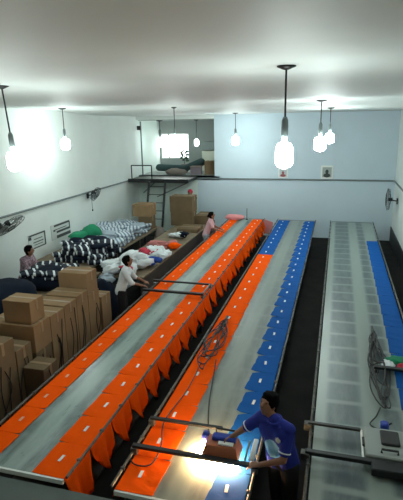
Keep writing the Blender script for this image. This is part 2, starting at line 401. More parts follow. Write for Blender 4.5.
# ------------------------------------------------------------------ lamps
def lamp(x, y, drop, label, big=1.0, mat='bulb', zc=None, fat=1.0, sway=0.0):
    z = cz(y) if zc is None else zc
    t = thing('pendant_lamp', label, 'lamp', (x, y, z-0.003), 0, 'hanging bulb lamps'); t.rotation_euler = (0, -sway, 0)
    MB().lathe([(0.10*big, 0.02), (0.10*big, -0.01), (0.05*big, -0.03), (0.02, -0.04)]).build('ceiling_rose', M['blackmetal'], t, smooth=True)
    MB().cyl((0, 0, -0.03), (0, 0, -drop+0.36*big), 0.011, n=8).build('cord', M['blackmetal'], t)
    MB().lathe([(0.02, -drop+0.40*big), (0.035*big, -drop+0.36*big), (0.04*big, -drop+0.22*big), (0.03*big, -drop+0.13*big)]).build('socket', M['pipe'], t, smooth=True)
    b_ = big*fat  # fat widens the bulb, drawing its glare in as shape
    MB().lathe([(0.03*big, -drop+0.135*big), (0.07*b_, -drop+0.12*big), (0.092*b_, -drop+0.07*big), (0.098*b_, -drop-0.02*big), (0.094*b_, -drop-0.09*big), (0.07*b_, -drop-0.13*big), (0.01, -drop-0.15*big)], n=14).build('bulb', M[mat], t, smooth=True)
    return t
lamp(-0.57, 5.36, 0.91, 'largest hanging lamp with the thickest cord, over the middle printing table', 1.0)
lamp(-4.57, 6.03, 1.03, 'glowing lamp on a slanting cord at the far left edge', 1.0, fat=1.2, sway=0.075)
lamp(-6.9, 11.4, 0.90, 'small glowing lamp hanging near the left wall', 1.0, fat=1.25)
lamp(-4.19, 12.34, 0.80, 'hanging lamp in front of the bright upper room', 0.7)
lamp(-0.41, 11.22, 0.93, 'left and nearer of the two overlapping lamps right of centre', 1.15, fat=1.2)
lamp(-0.26, 14.0, 0.80, 'right and farther of the two overlapping lamps right of centre', 1.0, fat=1.3)
lamp(-3.44, 16.6, 0.92, 'small glowing lamp hanging close to the pale blue back wall', 1.05, fat=1.3)
lamp(-7.0, 18.75, 0.85, 'left glowing bulb inside the upper room', 1.3, 'bulb_far', 4.42)
lamp(-5.65, 19.4, 0.90, 'right glowing bulb inside the upper room', 1.0, 'bulb_far', 4.42)

# ------------------------------------------------------------------ printing tables
ZT = 0.85; TY0, TY1 = 3.55, 17.18
def table(x0, x1, mat, label, front=True):
    xc = (x0+x1)/2; W = x1-x0; L = TY1-TY0; yc = (TY0+TY1)/2
    t = thing('printing_table', label, 'table', (xc, yc, 0), 0, 'long printing tables')
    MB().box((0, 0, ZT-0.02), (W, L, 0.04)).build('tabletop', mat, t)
    for s in (-1, 1):
        MB().box((s*(W/2-0.05), 0, ZT-0.10), (0.05, L-0.1, 0.12)).build('apron', M['darkpanel'], t)
        rl = MB().tube([(s*(W/2+0.035), -L/2, ZT+0.03), (s*(W/2+0.035), L/2, ZT+0.03)], 0.016, 8).build('side_rail', M['rail'], t)
        cm = MB().box((0, 0, 0), (0.045, 0.035, 0.036), ch=0.006).mesh('rail_clip', M['rail'])
        for k in range(26):
            c = bpy.data.objects.new('rail_clip', cm); COL.objects.link(c); c.parent = rl
            c.location = (s*(W/2+0.03), -L/2+0.26+0.52*k, ZT+0.036)
    for k in range(6):
        for s in (-1, 1):
            y = -L/2+0.25+k*(L-0.5)/5
            MB().box((s*(W/2-0.12), y, (ZT-0.04)/2), (0.06, 0.06, ZT-0.04)).build('leg', M['blackmetal'], t)
    MB().box((0, 0, 0.18), (W-0.2, L-0.4, 0.03)).build('lower_shelf', M['darkpanel'], t)
    MB().box((0, -L/2-0.012, ZT-0.02), (W, 0.024, 0.05)).build('end_strip', M['white'], t)
    MB().box((0, L/2+0.012, ZT-0.02), (W, 0.024, 0.05)).build('end_strip', M['darkpanel'], t)
    return t
T = [(-3.714, -2.514), (-1.949, -0.689), (-0.107, 1.229)]
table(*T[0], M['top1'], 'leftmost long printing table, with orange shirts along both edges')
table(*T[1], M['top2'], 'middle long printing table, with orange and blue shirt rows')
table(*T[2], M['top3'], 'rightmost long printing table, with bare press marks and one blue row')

ORD = ['first', 'second', 'third', 'fourth', 'fifth', 'sixth', 'seventh', 'eighth', 'ninth', 'tenth', 'eleventh', 'twelfth', 'thirteenth', 'fourteenth', 'fifteenth', 'sixteenth', 'seventeenth', 'eighteenth', 'nineteenth', 'twentieth', 'twenty-first', 'twenty-second', 'twenty-third', 'twenty-fourth', 'twenty-fifth', 'twenty-sixth']
def shirt_mesh(name, mat, inw, hang, seed, notch=0.01):
    """x: 0 at the table edge, positive inward; y across; the body hangs at x<0. returns a thin two-sided shell"""
    top = []; NV = 14; rows = []
    us = [inw, inw*0.93, inw*0.8, inw*0.6, inw*0.35, inw*0.12, 0.0]
    def half(u):                                   # shoulders: cut corners at the collar end
        k = u/inw
        return 0.258 if k < 0.72 else 0.258-notch*((k-0.72)/0.28)
    for u in us:
        hw = half(u); row = []
        for j in range(NV+1):
            s_ = j/NV*2-1; uu = u
            if u > inw*0.9: uu -= 0.2*notch*max(0, 1-abs(s_)*3)      # neck scoop
            if u > inw*0.7: uu += (0.004+notch*0.3)*s_
            z = 0.010+0.004*noise.noise(Vector((u*7+seed, s_*2.3, seed)))
            row.append((uu, s_*hw, z))
        rows.append(row)
    nh = 7
    for i in range(1, nh+1):
        d = i/nh; row = []
        for j in range(NV+1):
            s_ = j/NV*2-1
            hw = 0.252*(1-0.42*d**2.4)
            dz = hang*d*(1-0.45*abs(s_)**2.0*d) + 0.03*d*noise.noise(Vector((s_*1.5, seed*3.1, 2)))
            hs = min(1, hang/0.4)**1.5; out = 0.006+hs*(0.006+0.03*d+0.030*d*(1+math.sin(s_*5.2+seed))+0.014*(1+math.sin(s_*11+seed*2))*d)
            row.append((-out, s_*hw, -dz if i > 0 else 0))
        rows.append(row)
    vs = [p for r in rows for p in r]; n = NV+1; R_ = len(rows)
    th = 0.005; base = len(vs); vs2 = []
    for ri, r in enumerate(rows):
        for p in r: vs2.append((p[0]+(0 if ri < len(us) else th), p[1], p[2]-(th if ri < len(us) else 0)))
    fs = []
    for i in range(R_-1):
        for j in range(NV):
            q = (i*n+j, i*n+j+1, (i+1)*n+j+1, (i+1)*n+j)
            fs.append(q); fs.append(tuple(base+k for k in reversed(q)))
    for j in range(NV):
        fs.append((j, base+j, base+j+1, j+1)); a_ = (R_-1)*n+j; fs.append((a_, a_+1, base+a_+1, base+a_))
    for i in range(R_-1):
        a_, b_ = i*n, (i+1)*n; fs.append((a_, b_, base+b_, base+a_))
        a_, b_ = i*n+NV, (i+1)*n+NV; fs.append((a_, base+a_, base+b_, b_))
    me = MB().add(vs+vs2, fs).mesh(name, mat, False)
    for p in me.polygons: p.use_smooth = min(me.vertices[i].co.z for i in p.vertices) < -0.02
    return me
TAGM = MB().box((0, 0, 0), (0.032, 0.10, 0.003)).mesh('neck_tag', M['tag'])
TAGF = MB().box((0, 0, 0), (0.034, 0.085, 0.003)).mesh('neck_tag', M['tag2'])
def shirt_row(ti, side, k0, k1, mats, inw, hang, tagu, desc, group, skip=(), tagm=None, notch=0.012):
    x0, x1 = T[ti]; kinds = [shirt_mesh('shirt', mats, inw, hang, s*1.7+ti*5+side, notch) for s in range(4)]
    for k in range(k0, k1):
        if k in skip: continue
        y = TY0+0.26+0.52*k
        o = bpy.data.objects.new('shirt', kinds[random.randrange(4)]); COL.objects.link(o)
        o.location = (x0 if side < 0 else x1, y, ZT); o.rotation_euler = (0, 0, 0 if side < 0 else PI)
        n = k-k0
        tag(o, desc % (ORD[n]), 'shirt', group)
        if ti == 2 and k > 5: continue
        g_ = bpy.data.objects.new('neck_tag', tagm or TAGM); COL.objects.link(g_); g_.parent = o
        g_.location = (tagu+random.uniform(-.006, .006), random.uniform(-.015, .015), 0.017); g_.rotation_euler = (0, 0, random.uniform(-.08, .08))
shirt_row(0, 1, 0, 26, M['orange'], 0.37, 0.46, 0.18, 'orange shirt, %s from the near end, right edge of the leftmost printing table', 'orange shirts on the right edge of the left table')
shirt_row(0, -1, 0, 26, M['orange'], 0.31, 0.30, 0.15, 'orange shirt, %s from the near end, left edge of the leftmost printing table', 'orange shirts on the left edge of the left table', tagm=TAGF)
shirt_row(1, -1, 0, 17, M['orange'], 0.40, 0.30, 0.175, 'orange shirt, %s from the near end, left edge of the middle printing table', 'orange shirts on the left edge of the middle table')
shirt_row(1, -1, 17, 26, M['blue'], 0.40, 0.25, 0.175, 'blue shirt, %s beyond the orange ones, left edge of the middle printing table', 'blue shirts on the left edge of the middle table')
shirt_row(1, 1, 0, 26, M['blue'], 0.35, 0.05, 0.19, 'blue shirt, %s from the near end, right edge of the middle printing table', 'blue shirts on the right edge of the middle table', notch=0.05)
shirt_row(2, 1, 3, 21, M['blue'], 0.31, 0.05, 0.10, 'blue shirt, %s from the near end, right edge of the rightmost printing table', 'blue shirts on the rightmost table')
bundle('pink_shirt', (-3.55, 17.0, ZT+0.02), (0.36, 0.28, 0.10), M['pink'], 'pale pink shirt bunched on the far end of the left table', 'shirt', 5)
o = MB().add([(0, -.02, 0), (0.34, -.02, -0.12), (0.30, -.02, -0.62), (0.02, -.02, -0.5), (0, 0.0, 0), (0.34, 0.02, -0.12), (0.30, 0.04, -0.62), (0.02, 0.02, -0.5)],
             [(0, 1, 2, 3), (7, 6, 5, 4), (0, 4, 5, 1), (1, 5, 6, 2), (2, 6, 7, 3), (3, 7, 4, 0)]).build('pink_cloth', M['pink'], None, loc=(-2.52, 17.26, 0.85))
tag(o, 'pink cloth hanging off the far right corner of the left table', 'cloth')
t = thing('marker_post', 'thin dark post standing at the far end of the left table', 'post', (-3.1, 17.0, ZT))
MB().lathe([(0.05, 0), (0.05, 0.015), (0.012, 0.02)]).build('foot', M['blackmetal'], t)
MB().cyl((0, 0, 0.015), (0, 0, 0.42), 0.012, n=8).build('rod', M['blackmetal'], t)

# ------------------------------------------------------------------ carriages with cross bars
def carriage(name, ti, y, gap, x_from, x_short, x_long, label, h=0.07):
    t = thing(name, label, 'frame', (x_from, y, ZT))
    a = x_short-x_from; b = x_long-x_from
    MB().box((a/2, gap, h), (a, 0.05, 0.035), ch=0.005).build('cross_bar', M['blackmetal'], t)
    MB().box((b/2, 0, h), (b, 0.07, 0.045), ch=0.005).build('cross_bar', M['blackmetal'], t)
    for yy in (0, gap):
        MB().box((0.03, yy, 0.028), (0.07, 0.07, 0.045), ch=0.006).build('slider_block', M['steel'], t)
    return t, a, b
t, a, b = carriage('print_carriage', 0, 8.82, 0.62, T[0][0]-.10, T[0][1]+.02, T[0][1]+.02, 'black two-bar carriage frame across the left printing table', 0.10)
MB().box((b-0.02, 0.31, 0.10), (0.03, 0.62, 0.03)).build('end_bar', M['steel'], t)
for yy in (0, 0.62): MB().box((b-.02, yy, 0.055), (0.05, 0.06, 0.075)).build('slider_block', M['steel'], t)

# flash dryer on the middle table
x0 = T[1][0]-0.04
t = thing('flash_dryer', 'glowing flash dryer with rust red hood on the middle table', 'dryer', (x0, 4.10, ZT))
W2 = T[1][1]-T[1][0]+0.12
MB().box((W2/2, 0.0, 0.10), (W2, 0.06, 0.035), ch=0.005).build('cross_bar', M['blackmetal'], t)
MB().box((0.44, 0.52, 0.10), (0.88, 0.05, 0.03), ch=0.005).build('cross_bar', M['blackmetal'], t)
for yy in (0, 0.52): MB().box((0.02, yy, 0.045), (0.07, 0.07, 0.085), ch=0.006).build('slider_block', M['steel'], t)
MB().box((W2-0.05, 0.02, 0.045), (0.07, 0.07, 0.085), ch=0.006).build('slider_block', M['steel'], t)
hd = MB()
hx, hy = 0.96, 0.14
hd.add([(hx-.20, hy-.11, .085), (hx+.20, hy-.11, .085), (hx+.20, hy+.14, .085), (hx-.20, hy+.14, .085), (hx-.16, hy-.07, .21), (hx+.16, hy-.07, .21), (hx+.16, hy+.11, .21), (hx-.16, hy+.11, .21)],
       [(0, 3, 2, 1), (4, 5, 6, 7), (0, 1, 5, 4), (1, 2, 6, 5), (2, 3, 7, 6), (3, 0, 4, 7)])
hood = hd.build('hood', M['hood'], t)
MB().box((hx+.02, hy+.05, 0.235), (0.26, 0.10, 0.05), ch=0.01).build('blue_top_box', M['bluebox'], t)
MB().box((hx+.05, hy-.03, 0.222), (0.16, 0.05, 0.015)).build('white_label_plate', M['white'], t)
MB().lathe([(0.04, 0), (0.05, 0.05), (0.03, 0.11)], (hx-.20, hy+.11, 0.12)).build('cable_inlet', M['bluebox'], t, smooth=True)
MB().tube([(hx-.08, hy+.1, .21), (hx-.08, hy+.1, .30), (hx+.12, hy+.1, .30), (hx+.12, hy+.1, .21)], 0.012).build('handle', M['blackmetal'], t)
for k in range(3):
    yy = hy-.06+0.07*k
    MB().cyl((hx-.24, yy-.0, 0.07), (hx+.18, yy, 0.07), 0.010, n=8).build('heater_tube', M['heat'], t)
MB().cyl((hx-.22, hy-.15, 0.055), (hx+.22, hy-.15, 0.055), 0.012, n=8).build('heater_tube', M['heat'], t)
MB().cyl((hx-.27, hy-.10, 0.055), (hx-.27, hy+.16, 0.055), 0.012, n=8).build('heater_tube', M['heat'], t)
# tilted bright bracket at the operator's side
MB().box((W2-0.09, 0.22, 0.12), (0.05, 0.34, 0.03), ch=0.005).build('side_bracket', M['white'], t)
MB().box((W2-0.16, 0.22, 0.09), (0.02, 0.34, 0.02)).build('side_bracket', M['steel'], t)

# right-hand unit
x0 = T[2][0]-0.07
t = thing('press_carriage', 'black two-bar carriage with light grey control box on the rightmost table', 'frame', (x0, 4.47, ZT))
MB().box((0.29, 0.52, 0.09), (0.58, 0.045, 0.03), ch=0.005).build('cross_bar', M['blackmetal'], t)
MB().box((0.70, 0, 0.09), (1.40, 0.06, 0.045), ch=0.005).build('cross_bar', M['blackmetal'], t)
MB().box((1.03, -0.07, 0.07), (0.74, 0.14, 0.09), ch=0.01).build('motor_beam', M['blackmetal'], t)
for yy in (0, 0.52): MB().box((0.0, yy, 0.045), (0.09, 0.09, 0.085), ch=0.006).build('slider_block', M['rail'], t)
MB().box((1.36, 0, 0.045), (0.07, 0.09, 0.085), ch=0.006).build('slider_block', M['steel'], t)
MB().box((0.585, 0.27, 0.085), (0.02, 0.5, 0.02)).build('end_bar', M['white'], t)
MB().box((0.60, 0.30, 0.10), (0.03, 0.14, 0.035), ch=0.005).build('grip', M['blackmetal'], t)
cb = MB().box((0.83, 0.30, 0.075), (0.44, 0.50, 0.11), ch=0.012).build('control_box', M['hoodgrey'], t)
MB().box((0.87, 0.36, 0.145), (0.19, 0.24, 0.03), ch=0.008).build('dark_hatch', M['black'], cb)
MB().tube([(0.77, .12, .13), (0.77, .12, .17), (0.93, .12, .17), (0.93, .12, .13)], 0.012).build('handle', M['black'], cb)
MB().cyl((1.10, 0.30, 0.02), (1.10, 0.30, 0.22), 0.04).build('post', M['blackmetal'], t)
MB().box((0.84, 0.64, 0.10), (0.09, 0.10, 0.10), ch=0.015).build('blue_connector', M['bluebox'], t)

t = thing('cross_bar_frame', 'black cross bar over the blue shirts of the rightmost table', 'frame', (0.66, 6.53, ZT))
MB().box((0.33, 0, 0.09), (0.70, 0.07, 0.04), ch=0.005).build('cross_bar', M['blackmetal'], t)
MB().box((0.64, 0, 0.045), (0.08, 0.10, 0.085), ch=0.006).build('slider_block', M['steel'], t)
MB().box((0.02, 0, 0.045), (0.05, 0.06, 0.085), ch=0.006).build('support_foot', M['blackmetal'], t)
for (c, r, mt, lb, sd) in (((0.98, 6.86, ZT+.02), (0.17, 0.13, 0.05), 'greenfab', 'green cloth crumpled behind the right black cross bar', 1),
                          ((0.84, 6.70, ZT+.02), (0.09, 0.12, 0.06), 'whitefab', 'white rag beside the green cloth on the rightmost table', 2),
                          ((1.05, 6.68, ZT+.02), (0.10, 0.07, 0.05), 'redfab', 'small red rag beside the green cloth on the rightmost table', 3)):
    bundle('rag', c, r, M[mt], lb, 'cloth', sd, amp=0.3)

# cable coils lying on the tables
def coil(base, cx, cy, w, l, n, lead, label, rz=0.0, seed=1, tail=None):
    rnd = random.Random(seed)
    t = thing('cable_coil', label, 'cable', base)
    mb = MB()
    for i in range(n):
        ww = w*rnd.uniform(0.45, 1.0); ll = l*rnd.uniform(0.45, 1.0); ox = rnd.uniform(-.06, .06)*w*4; z = 0.012+0.008*i
        pts = []
        for k in range(36):
            a = 2*PI*k/36; tt = (math.sin(a)+1)/2          # 1 = tied end
            x = math.cos(a)*ww*(1-0.85*tt**2)+ox*(1-tt); y = (math.sin(a)*0.5+0.5)*ll
            x += w*(0.16*math.sin(3*a+i*2.1)+0.10*math.sin(5*a+i*1.3)); y += l*0.02*math.sin(4*a+i*1.7); pts.append((x, y+(1-l/ll)*0+(l-ll), z+0.006*math.sin(5*a+i)))
        R_ = Matrix.Rotation(rz, 3, 'Z'); mb.tube([R_ @ Vector(p) for p in pts], 0.009, 5, closed=True)
    mb.build('loops', M['black'], t, smooth=True)
    R_ = Matrix.Rotation(rz, 3, 'Z')
    MB().tube([R_ @ Vector((0.0, l*0.93, 0.03)), R_ @ Vector((0.0, l*1.12, 0.03))], [0.035, 0.02]).build('tied_end', M['black'], t, smooth=True)
    MB().tube([Vector(p)-Vector(base) for p in lead], 0.009, 6).build('lead', M['black'], t, smooth=True)
    if tail: MB().tube([Vector(p)-Vector(base) for p in tail], 0.008, 6).build('tail', M['black'], t, smooth=True)
    return t
def spline(pts, n=8):
    P = [Vector(p) for p in pts]; P = [P[0]]+P+[P[-1]]; out = []
    for i in range(1, len(P)-2):
        for k in range(n):
            t_ = k/n; a_, b_, c_, d_ = P[i-1:i+3]
            out.append(0.5*((2*b_)+(c_-a_)*t_+(2*a_-5*b_+4*c_-d_)*t_*t_+(3*b_-a_-3*c_+d_)*t_**3))
    return out+[P[-2]]
zt = ZT+0.03
coil((-1.75, 5.95, zt), 0, 0, 0.19, 1.75, 6, spline([(-1.60, 6.3, zt+.02), (-1.52, 5.8, zt), (-1.42, 5.2, zt), (-1.30, 4.7, zt), (-1.18, 4.35, ZT+.2)]),
     'tangled black cable coil on the middle table left of centre', 0.02, 3,
     spline([(-1.80, 6.2, zt), (-1.78, 5.4, zt), (-1.84, 4.7, zt), (-1.70, 4.2, zt+.05), (-1.72, 3.95, zt), (-1.88, 3.9, zt), (-1.99, 4.0, zt)]))
coil((0.70, 5.45, zt), 0, 0, 0.14, 2.3, 9, spline([(0.66, 5.6, zt), (0.60, 5.4, zt), (0.52, 5.22, zt), (0.62, 5.15, zt), (0.74, 5.13, ZT+.14)]),
     'tangled black cable coil on the rightmost table by the blue shirts', 0.0, 5)

# ------------------------------------------------------------------ fans
def fan(loc, rz, label, tilt=0.0, r=0.24, pull=False):
    """wall fan; local +x points into the room"""
    t = thing('mounted_fan', label, 'fan', loc, rz, 'wall fans')
    MB().box((0.02, 0, -0.05), (0.04, 0.12, 0.2), ch=0.01).build('bracket', M['blackmetal'], t)
    R_ = Matrix.Rotation(tilt, 3, 'Y'); c = Vector((0.30, 0, 0))
    MB().tube([(0.03, 0, -0.05), (0.14, 0, -0.03), c-R_ @ Vector((0.10, 0, 0))], 0.02).build('arm', M['blackmetal'], t)
    MB().cyl(c-R_ @ Vector((0.13, 0, 0)), c+R_ @ Vector((0.0, 0, 0)), 0.065, 0.05).build('motor', M['blackmetal'], t, smooth=True)
    cg = MB(); ax = R_ @ Vector((1, 0, 0))
    for d, rr in ((0.02, r), (-0.03, r*.95), (0.06, r*.6), (0.075, r*.25), (-0.06, r*.5)): cg.torus(c+ax*d, rr, 0.006, ax, 24, 5)
    u, w_ = perp(ax)
    for k in range(20):
        a = 2*PI*k/20; e = u*math.cos(a)+w_*math.sin(a)
        cg.tube([c+ax*0.078+e*r*.2, c+ax*0.055+e*r*.65, c+ax*0.02+e*r, c-ax*0.03+e*r*.95, c-ax*0.06+e*r*.4], 0.003, 4)
    cg.build('cage', M['blackmetal'], t)
    for k in range(3):
        a = 2*PI*k/3+.4; pts = []; e = u*math.cos(a)+w_*math.sin(a); g_ = ax.cross(e)
        vs = []
        for dd in (0.0, 0.008):
            for (q, s_) in ((0.15, -0.2), (0.5, -0.45), (0.88, -0.35), (0.9, 0.25), (0.5, 0.3), (0.15, 0.2)):
                vs.append(c+ax*(0.01+dd+0.04*s_)+e*q*r+g_*s_*r*0.9)
        MB().add(vs, [(0, 1, 2, 3, 4, 5), (11, 10, 9, 8, 7, 6)]+[(i, (i+1) % 6, (i+1) % 6+6, i+6) for i in range(6)]).build('blade', M['fanblade'], t)
    if pull: MB().tube([(0.14, 0, -0.05), (0.15, 0, -0.5)], 0.006, 6).cyl((0.15, 0, -0.5), (0.15, 0, -0.56), 0.02).build('pull_cord', M['blackmetal'], t)
    return t
fan((XL+.02, 9.55, 2.02), 0, 'wall fan at the far left edge of the picture', 0.9, 0.40)
fan((XL+.02, 13.9, 2.15), 0, 'dark wall fan on the left wall with a dangling pull cord', 0.5, 0.24, True)
fan((XR-.02, 16.8, 1.74), PI, 'dark wall fan on the right wall by the corner', 0.0, 0.36)

# ------------------------------------------------------------------ notices and pictures
def notice(loc, w, h, bars, label, rz, tilt=0.0, frame='ink', cat='poster', name='printed_notice'):
    t = thing(name, label, cat, loc, rz)
    R_ = Matrix.Rotation(tilt, 3, 'X')
    MB().box((0, 0, 0), (0.012, w, h), R=R_).build('sheet', M['paper'], t)
    mb = MB()
    for (y, z, bw, bh) in bars: mb.box(R_ @ Vector((0.008, y*w, z*h)), (0.004, bw*w, bh*h), R=R_)
    mb.build('print', M[frame], t)
    return t
notice((XL+.012, 12.2, 1.33), 1.02, 0.44, [(0.05, 0.40, 0.80, 0.13), (-0.02, 0.14, 0.62, 0.05), (0.12, -0.04, 0.72, 0.14), (0.12, -0.36, 0.74, 0.20), (0.46, 0.2, 0.05, 0.4), (-0.35, 0.1, 0.10, 0.12)],
       'white printed notice with bold dark lines on the left wall, the right of two', 0)
notice((XL+.012, 11.0, 1.30), 0.78, 0.42, [(0.0, 0.42, 0.95, 0.10), (0.46, 0.0, 0.07, 0.9), (0.1, -0.44, 0.75, 0.07), (-0.42, 0.25, 0.16, 0.2), (0.05, 0.12, 0.5, 0.05), (0.05, -0.08, 0.6, 0.06), (0.05, -0.25, 0.5, 0.04)],
       'white printed notice behind the seated person, the left of two', 0)
def picture(x, z, w, h, label, c1, c2):
    t = thing('framed_picture', label, 'picture', (x, YB-0.015, z), 0, 'small pictures on the back wall')
    MB().box((0, 0, 0), (w, 0.025, h)).build('frame', M['white'], t)
    MB().box((0, -0.015, 0), (w*0.74, 0.006, h*0.76)).build('print', pbr('print_ground', c1, 0.6), t)
    pm = pbr('print_figure', c2, 0.6)
    MB().ell((0, -0.018, 0.02), (w*.13, 0.004, h*.16)).build('portrait_head', pm, t)
    MB().ell((0, -0.018, -h*.24), (w*.28, 0.004, h*.16)).build('portrait_shoulders', pm, t)
picture(-1.96, 2.42, 0.36, 0.34, 'small picture with reddish figure on the back wall, left one', (0.5, 0.53, 0.55), (0.30, 0.08, 0.09))
picture(-0.37, 2.47, 0.44, 0.48, 'small white framed picture with dark figure on the back wall, right one', (0.34, 0.38, 0.36), (0.03, 0.045, 0.04))

# ------------------------------------------------------------------ cartons on the left
def carton(x0, x1, y0, y1, z0, z1, label, mat='carton', group=None, rz=0.0, cord=False):
    t = thing('carton', label, 'box', ((x0+x1)/2, (y0+y1)/2, z0), rz, group)
    w, d, h = x1-x0, y1-y0, z1-z0
    MB().box((0, 0, h/2), (w, d, h), ch=0.006).build('body', M[mat], t)
    MB().box((0, 0, h+0.001), (w*0.99, 0.055, 0.004)).build('top_tape', M['tape'], t)
    MB().box((w/2+0.001, 0, h-0.09), (0.004, 0.055, 0.18)).build('side_tape', M['tape'], t)
    if cord:
        rnd = random.Random(int(y0*100)); mb = MB()
        for i in range(cord):
            yy = rnd.uniform(-.12, .12)*d/0.4
            mb.tube(spline([(w/2+0.012, yy, h*rnd.uniform(.6, .98)), (w/2+0.02, yy+rnd.uniform(-.1, .1), h*.5), (w/2+0.014, yy+rnd.uniform(-.14, .02), h*rnd.uniform(.1, .3))], 5), 0.007, 5)
        mb.build('loose_strap', M['black'], t)
    return t
G = 'cardboard cartons along the left aisle'
XF = -4.36
carton(XF-.62, XF, 7.10, 7.50, 0, 1.37, 'tall carton, fourth in the row behind the small square carton', 'carton', G, cord=2)
carton(XF-.62, XF, 7.51, 7.93, 0, 1.25, 'tall carton at the far end, carrying the upper box', 'carton', G, cord=2)
carton(XF-.60, XF-.01, 7.52, 7.92, 1.253, 1.66, 'upper carton on the farthest tall carton, highest of the row', 'carton', G)
carton(XF-.62, XF, 6.69, 7.09, 0, 1.35, 'tall carton, third in the row, right after the strap covered one', 'carton', G, cord=2)
carton(XF-.62, XF, 6.27, 6.68, 0, 1.33, 'tall carton beside the wide one, with a dark loose strap', 'carton', G, cord=4)
carton(XF-.84, XF, 5.82, 6.26, 0.9, 1.35, 'wide carton carrying the small square carton', 'carton', G)
carton(XF-.82, XF-.01, 5.83, 6.25, 0, 0.897, 'wide carton on the floor under the wide upper carton', 'carton2', G, cord=9)
carton(XF-.55, XF-.06, 5.87, 6.23, 1.353, 1.72, 'small square carton topping the stack near the left edge', 'carton', G, 0.0)
carton(XF-.55, XF, 5.36, 5.72, 0, 1.16, 'narrow carton with a slanting strap before the wide stack', 'carton2', G, cord=3)
carton(XF+.01, XF+.36, 5.45, 5.82, 0, 0.86, 'low carton standing nearest the left table edge', 'carton2', G, cord=2)
carton(XF-.95, XF, 4.86, 5.34, 0, 1.40, 'large tall carton at the near left corner', 'carton2', G, cord=3)
carton(XF-.70, XF, 4.30, 4.84, 0, 1.30, 'tall carton nearest the camera, cut by the left picture edge', 'carton2', G, cord=2)
carton(XF-.52, XF-.0, 8.02, 8.40, 0, 1.02, 'lower carton just beyond the tallest stack, beside dark clothes', 'carton', G)

# benches
def bench(x0, x1, y0, y1, h, label, panel=False):
    t = thing('work_bench', label, 'bench', ((x0+x1)/2, (y0+y1)/2, 0))
    w, l = x1-x0, y1-y0
    MB().box((0, 0, h-0.03), (w, l, 0.06), ch=0.008).build('worktop', M['wood'], t)
    for sx in (-1, 1):
        for k in range(4): MB().box((sx*(w/2-.08), -l/2+.1+k*(l-.2)/3, (h-.06)/2), (0.07, 0.07, h-.06)).build('leg', M['darkpanel'], t)
    if panel:
        MB().box((w/2-.015, 0, h/2+.0), (0.03, l, h-0.07)).build('side_panel', M['darkpanel'], t)
    return t
bench(-7.75, -5.95, 10.4, 15.6, 0.80, 'long wooden bench along the left wall under the striped garments')
bench(-6.95, -5.55, 6.6, 10.3, 0.76, 'nearer wooden bench behind the cartons under dark bundles')
bench(-5.45, -4.30, 10.0, 17.0, 0.80, 'dark sided bench beside the left printing table, heaped with clothes', True)

# ------------------------------------------------------------------ garments
def fold_mesh(name, mat, w=0.34, d=0.26, h=0.075, seed=0):
    mb = MB(); nx, ny = 8, 6; vs = []; 
    def fn(p, q):
        x = math.copysign(abs(q.x)**0.5, q.x)*w/2; y = math.copysign(abs(q.y)**0.5, q.y)*d/2
        z = math.copysign(abs(q.z)**0.6, q.z)*h/2
        k = noise.noise(Vector((q.x*1.8+seed, q.y*1.8, q.z+seed*2)))
        return Vector((x*(1+.12*k), y*(1-.12*k), z*(1+.5*k)+0.02*k))
    mb.ell((0, 0, h/2), (1, 1, 1), fn=fn, n=16, h=8)
    return mb.mesh(name, mat, True)
def pile(mats, center, nx, ny, nz, step, label, group, size=(0.34, 0.26, 0.075), jitter=0.06, shape=1.0, rz0=0.6, name='folded_garment', base=None, cat='garment'):
    rnd = random.Random(hash(group) % 1000 if False else len(group)*7+nx)
    kinds = [fold_mesh(name, M[m_], *size, seed=s*3.3) for s, m_ in enumerate(mats)]
    cx_, cy_, z0 = center
    for k in range(nz):
        for i in range(nx):
            for j in range(ny):
                u = (i-(nx-1)/2)/max(nx/2, 1); v_ = (j-(ny-1)/2)/max(ny/2, 1)
                if k > 0 and (u*u+v_*v_) > shape*(1.25-0.9*k/nz): continue
                o = bpy.data.objects.new(name, rnd.choice(kinds)); COL.objects.link(o)
                o.location = (cx_+(i-(nx-1)/2)*step[0]+rnd.uniform(-1, 1)*jitter, cy_+(j-(ny-1)/2)*step[1]+rnd.uniform(-1, 1)*jitter, z0+k*size[2]*0.86)
                o.rotation_euler = (rnd.uniform(-.18, .18)*(k > 0), rnd.uniform(-.18, .18)*(k > 0), rz0+rnd.uniform(-.25, .25))
                lay = LAYER[nz][k]; row = ROWS[ny][j]; colm = COLS[nx][i]
                tag(o, label % (lay, row, colm), cat, group)
LAYER = {2: ['lower', 'upper'], 3: ['bottom', 'middle', 'top'], 4: ['bottom', 'second', 'third', 'top']}
ROWS = {3: ['nearest', 'middle', 'farthest'], 4: ['nearest', 'second', 'third', 'farthest'], 6: ['nearest', 'second', 'third', 'fourth', 'fifth', 'farthest']}
COLS = {3: ['wall side', 'centre', 'aisle side'], 4: ['wall side', 'centre towards wall', 'centre towards aisle', 'aisle side']}
pile(['zebra', 'zebra', 'navy'], (-6.50, 11.40, 0.80), 4, 4, 4, (0.33, 0.36), 'striped garment in the big bench pile, %s layer, %s row, %s', 'striped garments piled on the wall bench', size=(0.44, 0.30, 0.12), shape=1.3)
pile(['mottle', 'greyfab', 'mottle'], (-6.85, 13.7, 0.80), 4, 6, 3, (0.40, 0.44), 'grey blue garment in the far bench pile, %s layer, %s row, %s', 'grey blue garments piled on the wall bench', size=(0.50, 0.36, 0.12), shape=1.4)
pile(['zebra', 'zebra'], (-6.22, 9.20, 1.02), 3, 3, 2, (0.32, 0.30), 'striped garment on the dark bundle, %s layer, %s row, %s', 'striped garments on the dark bundle', size=(0.44, 0.26, 0.08), shape=1.3)
bundle('green_sack', (-6.98, 12.55, 0.98), (0.30, 0.34, 0.30), M['greenfab'], 'bright green sack standing between striped and grey garment piles', 'sack', 2, amp=0.12)
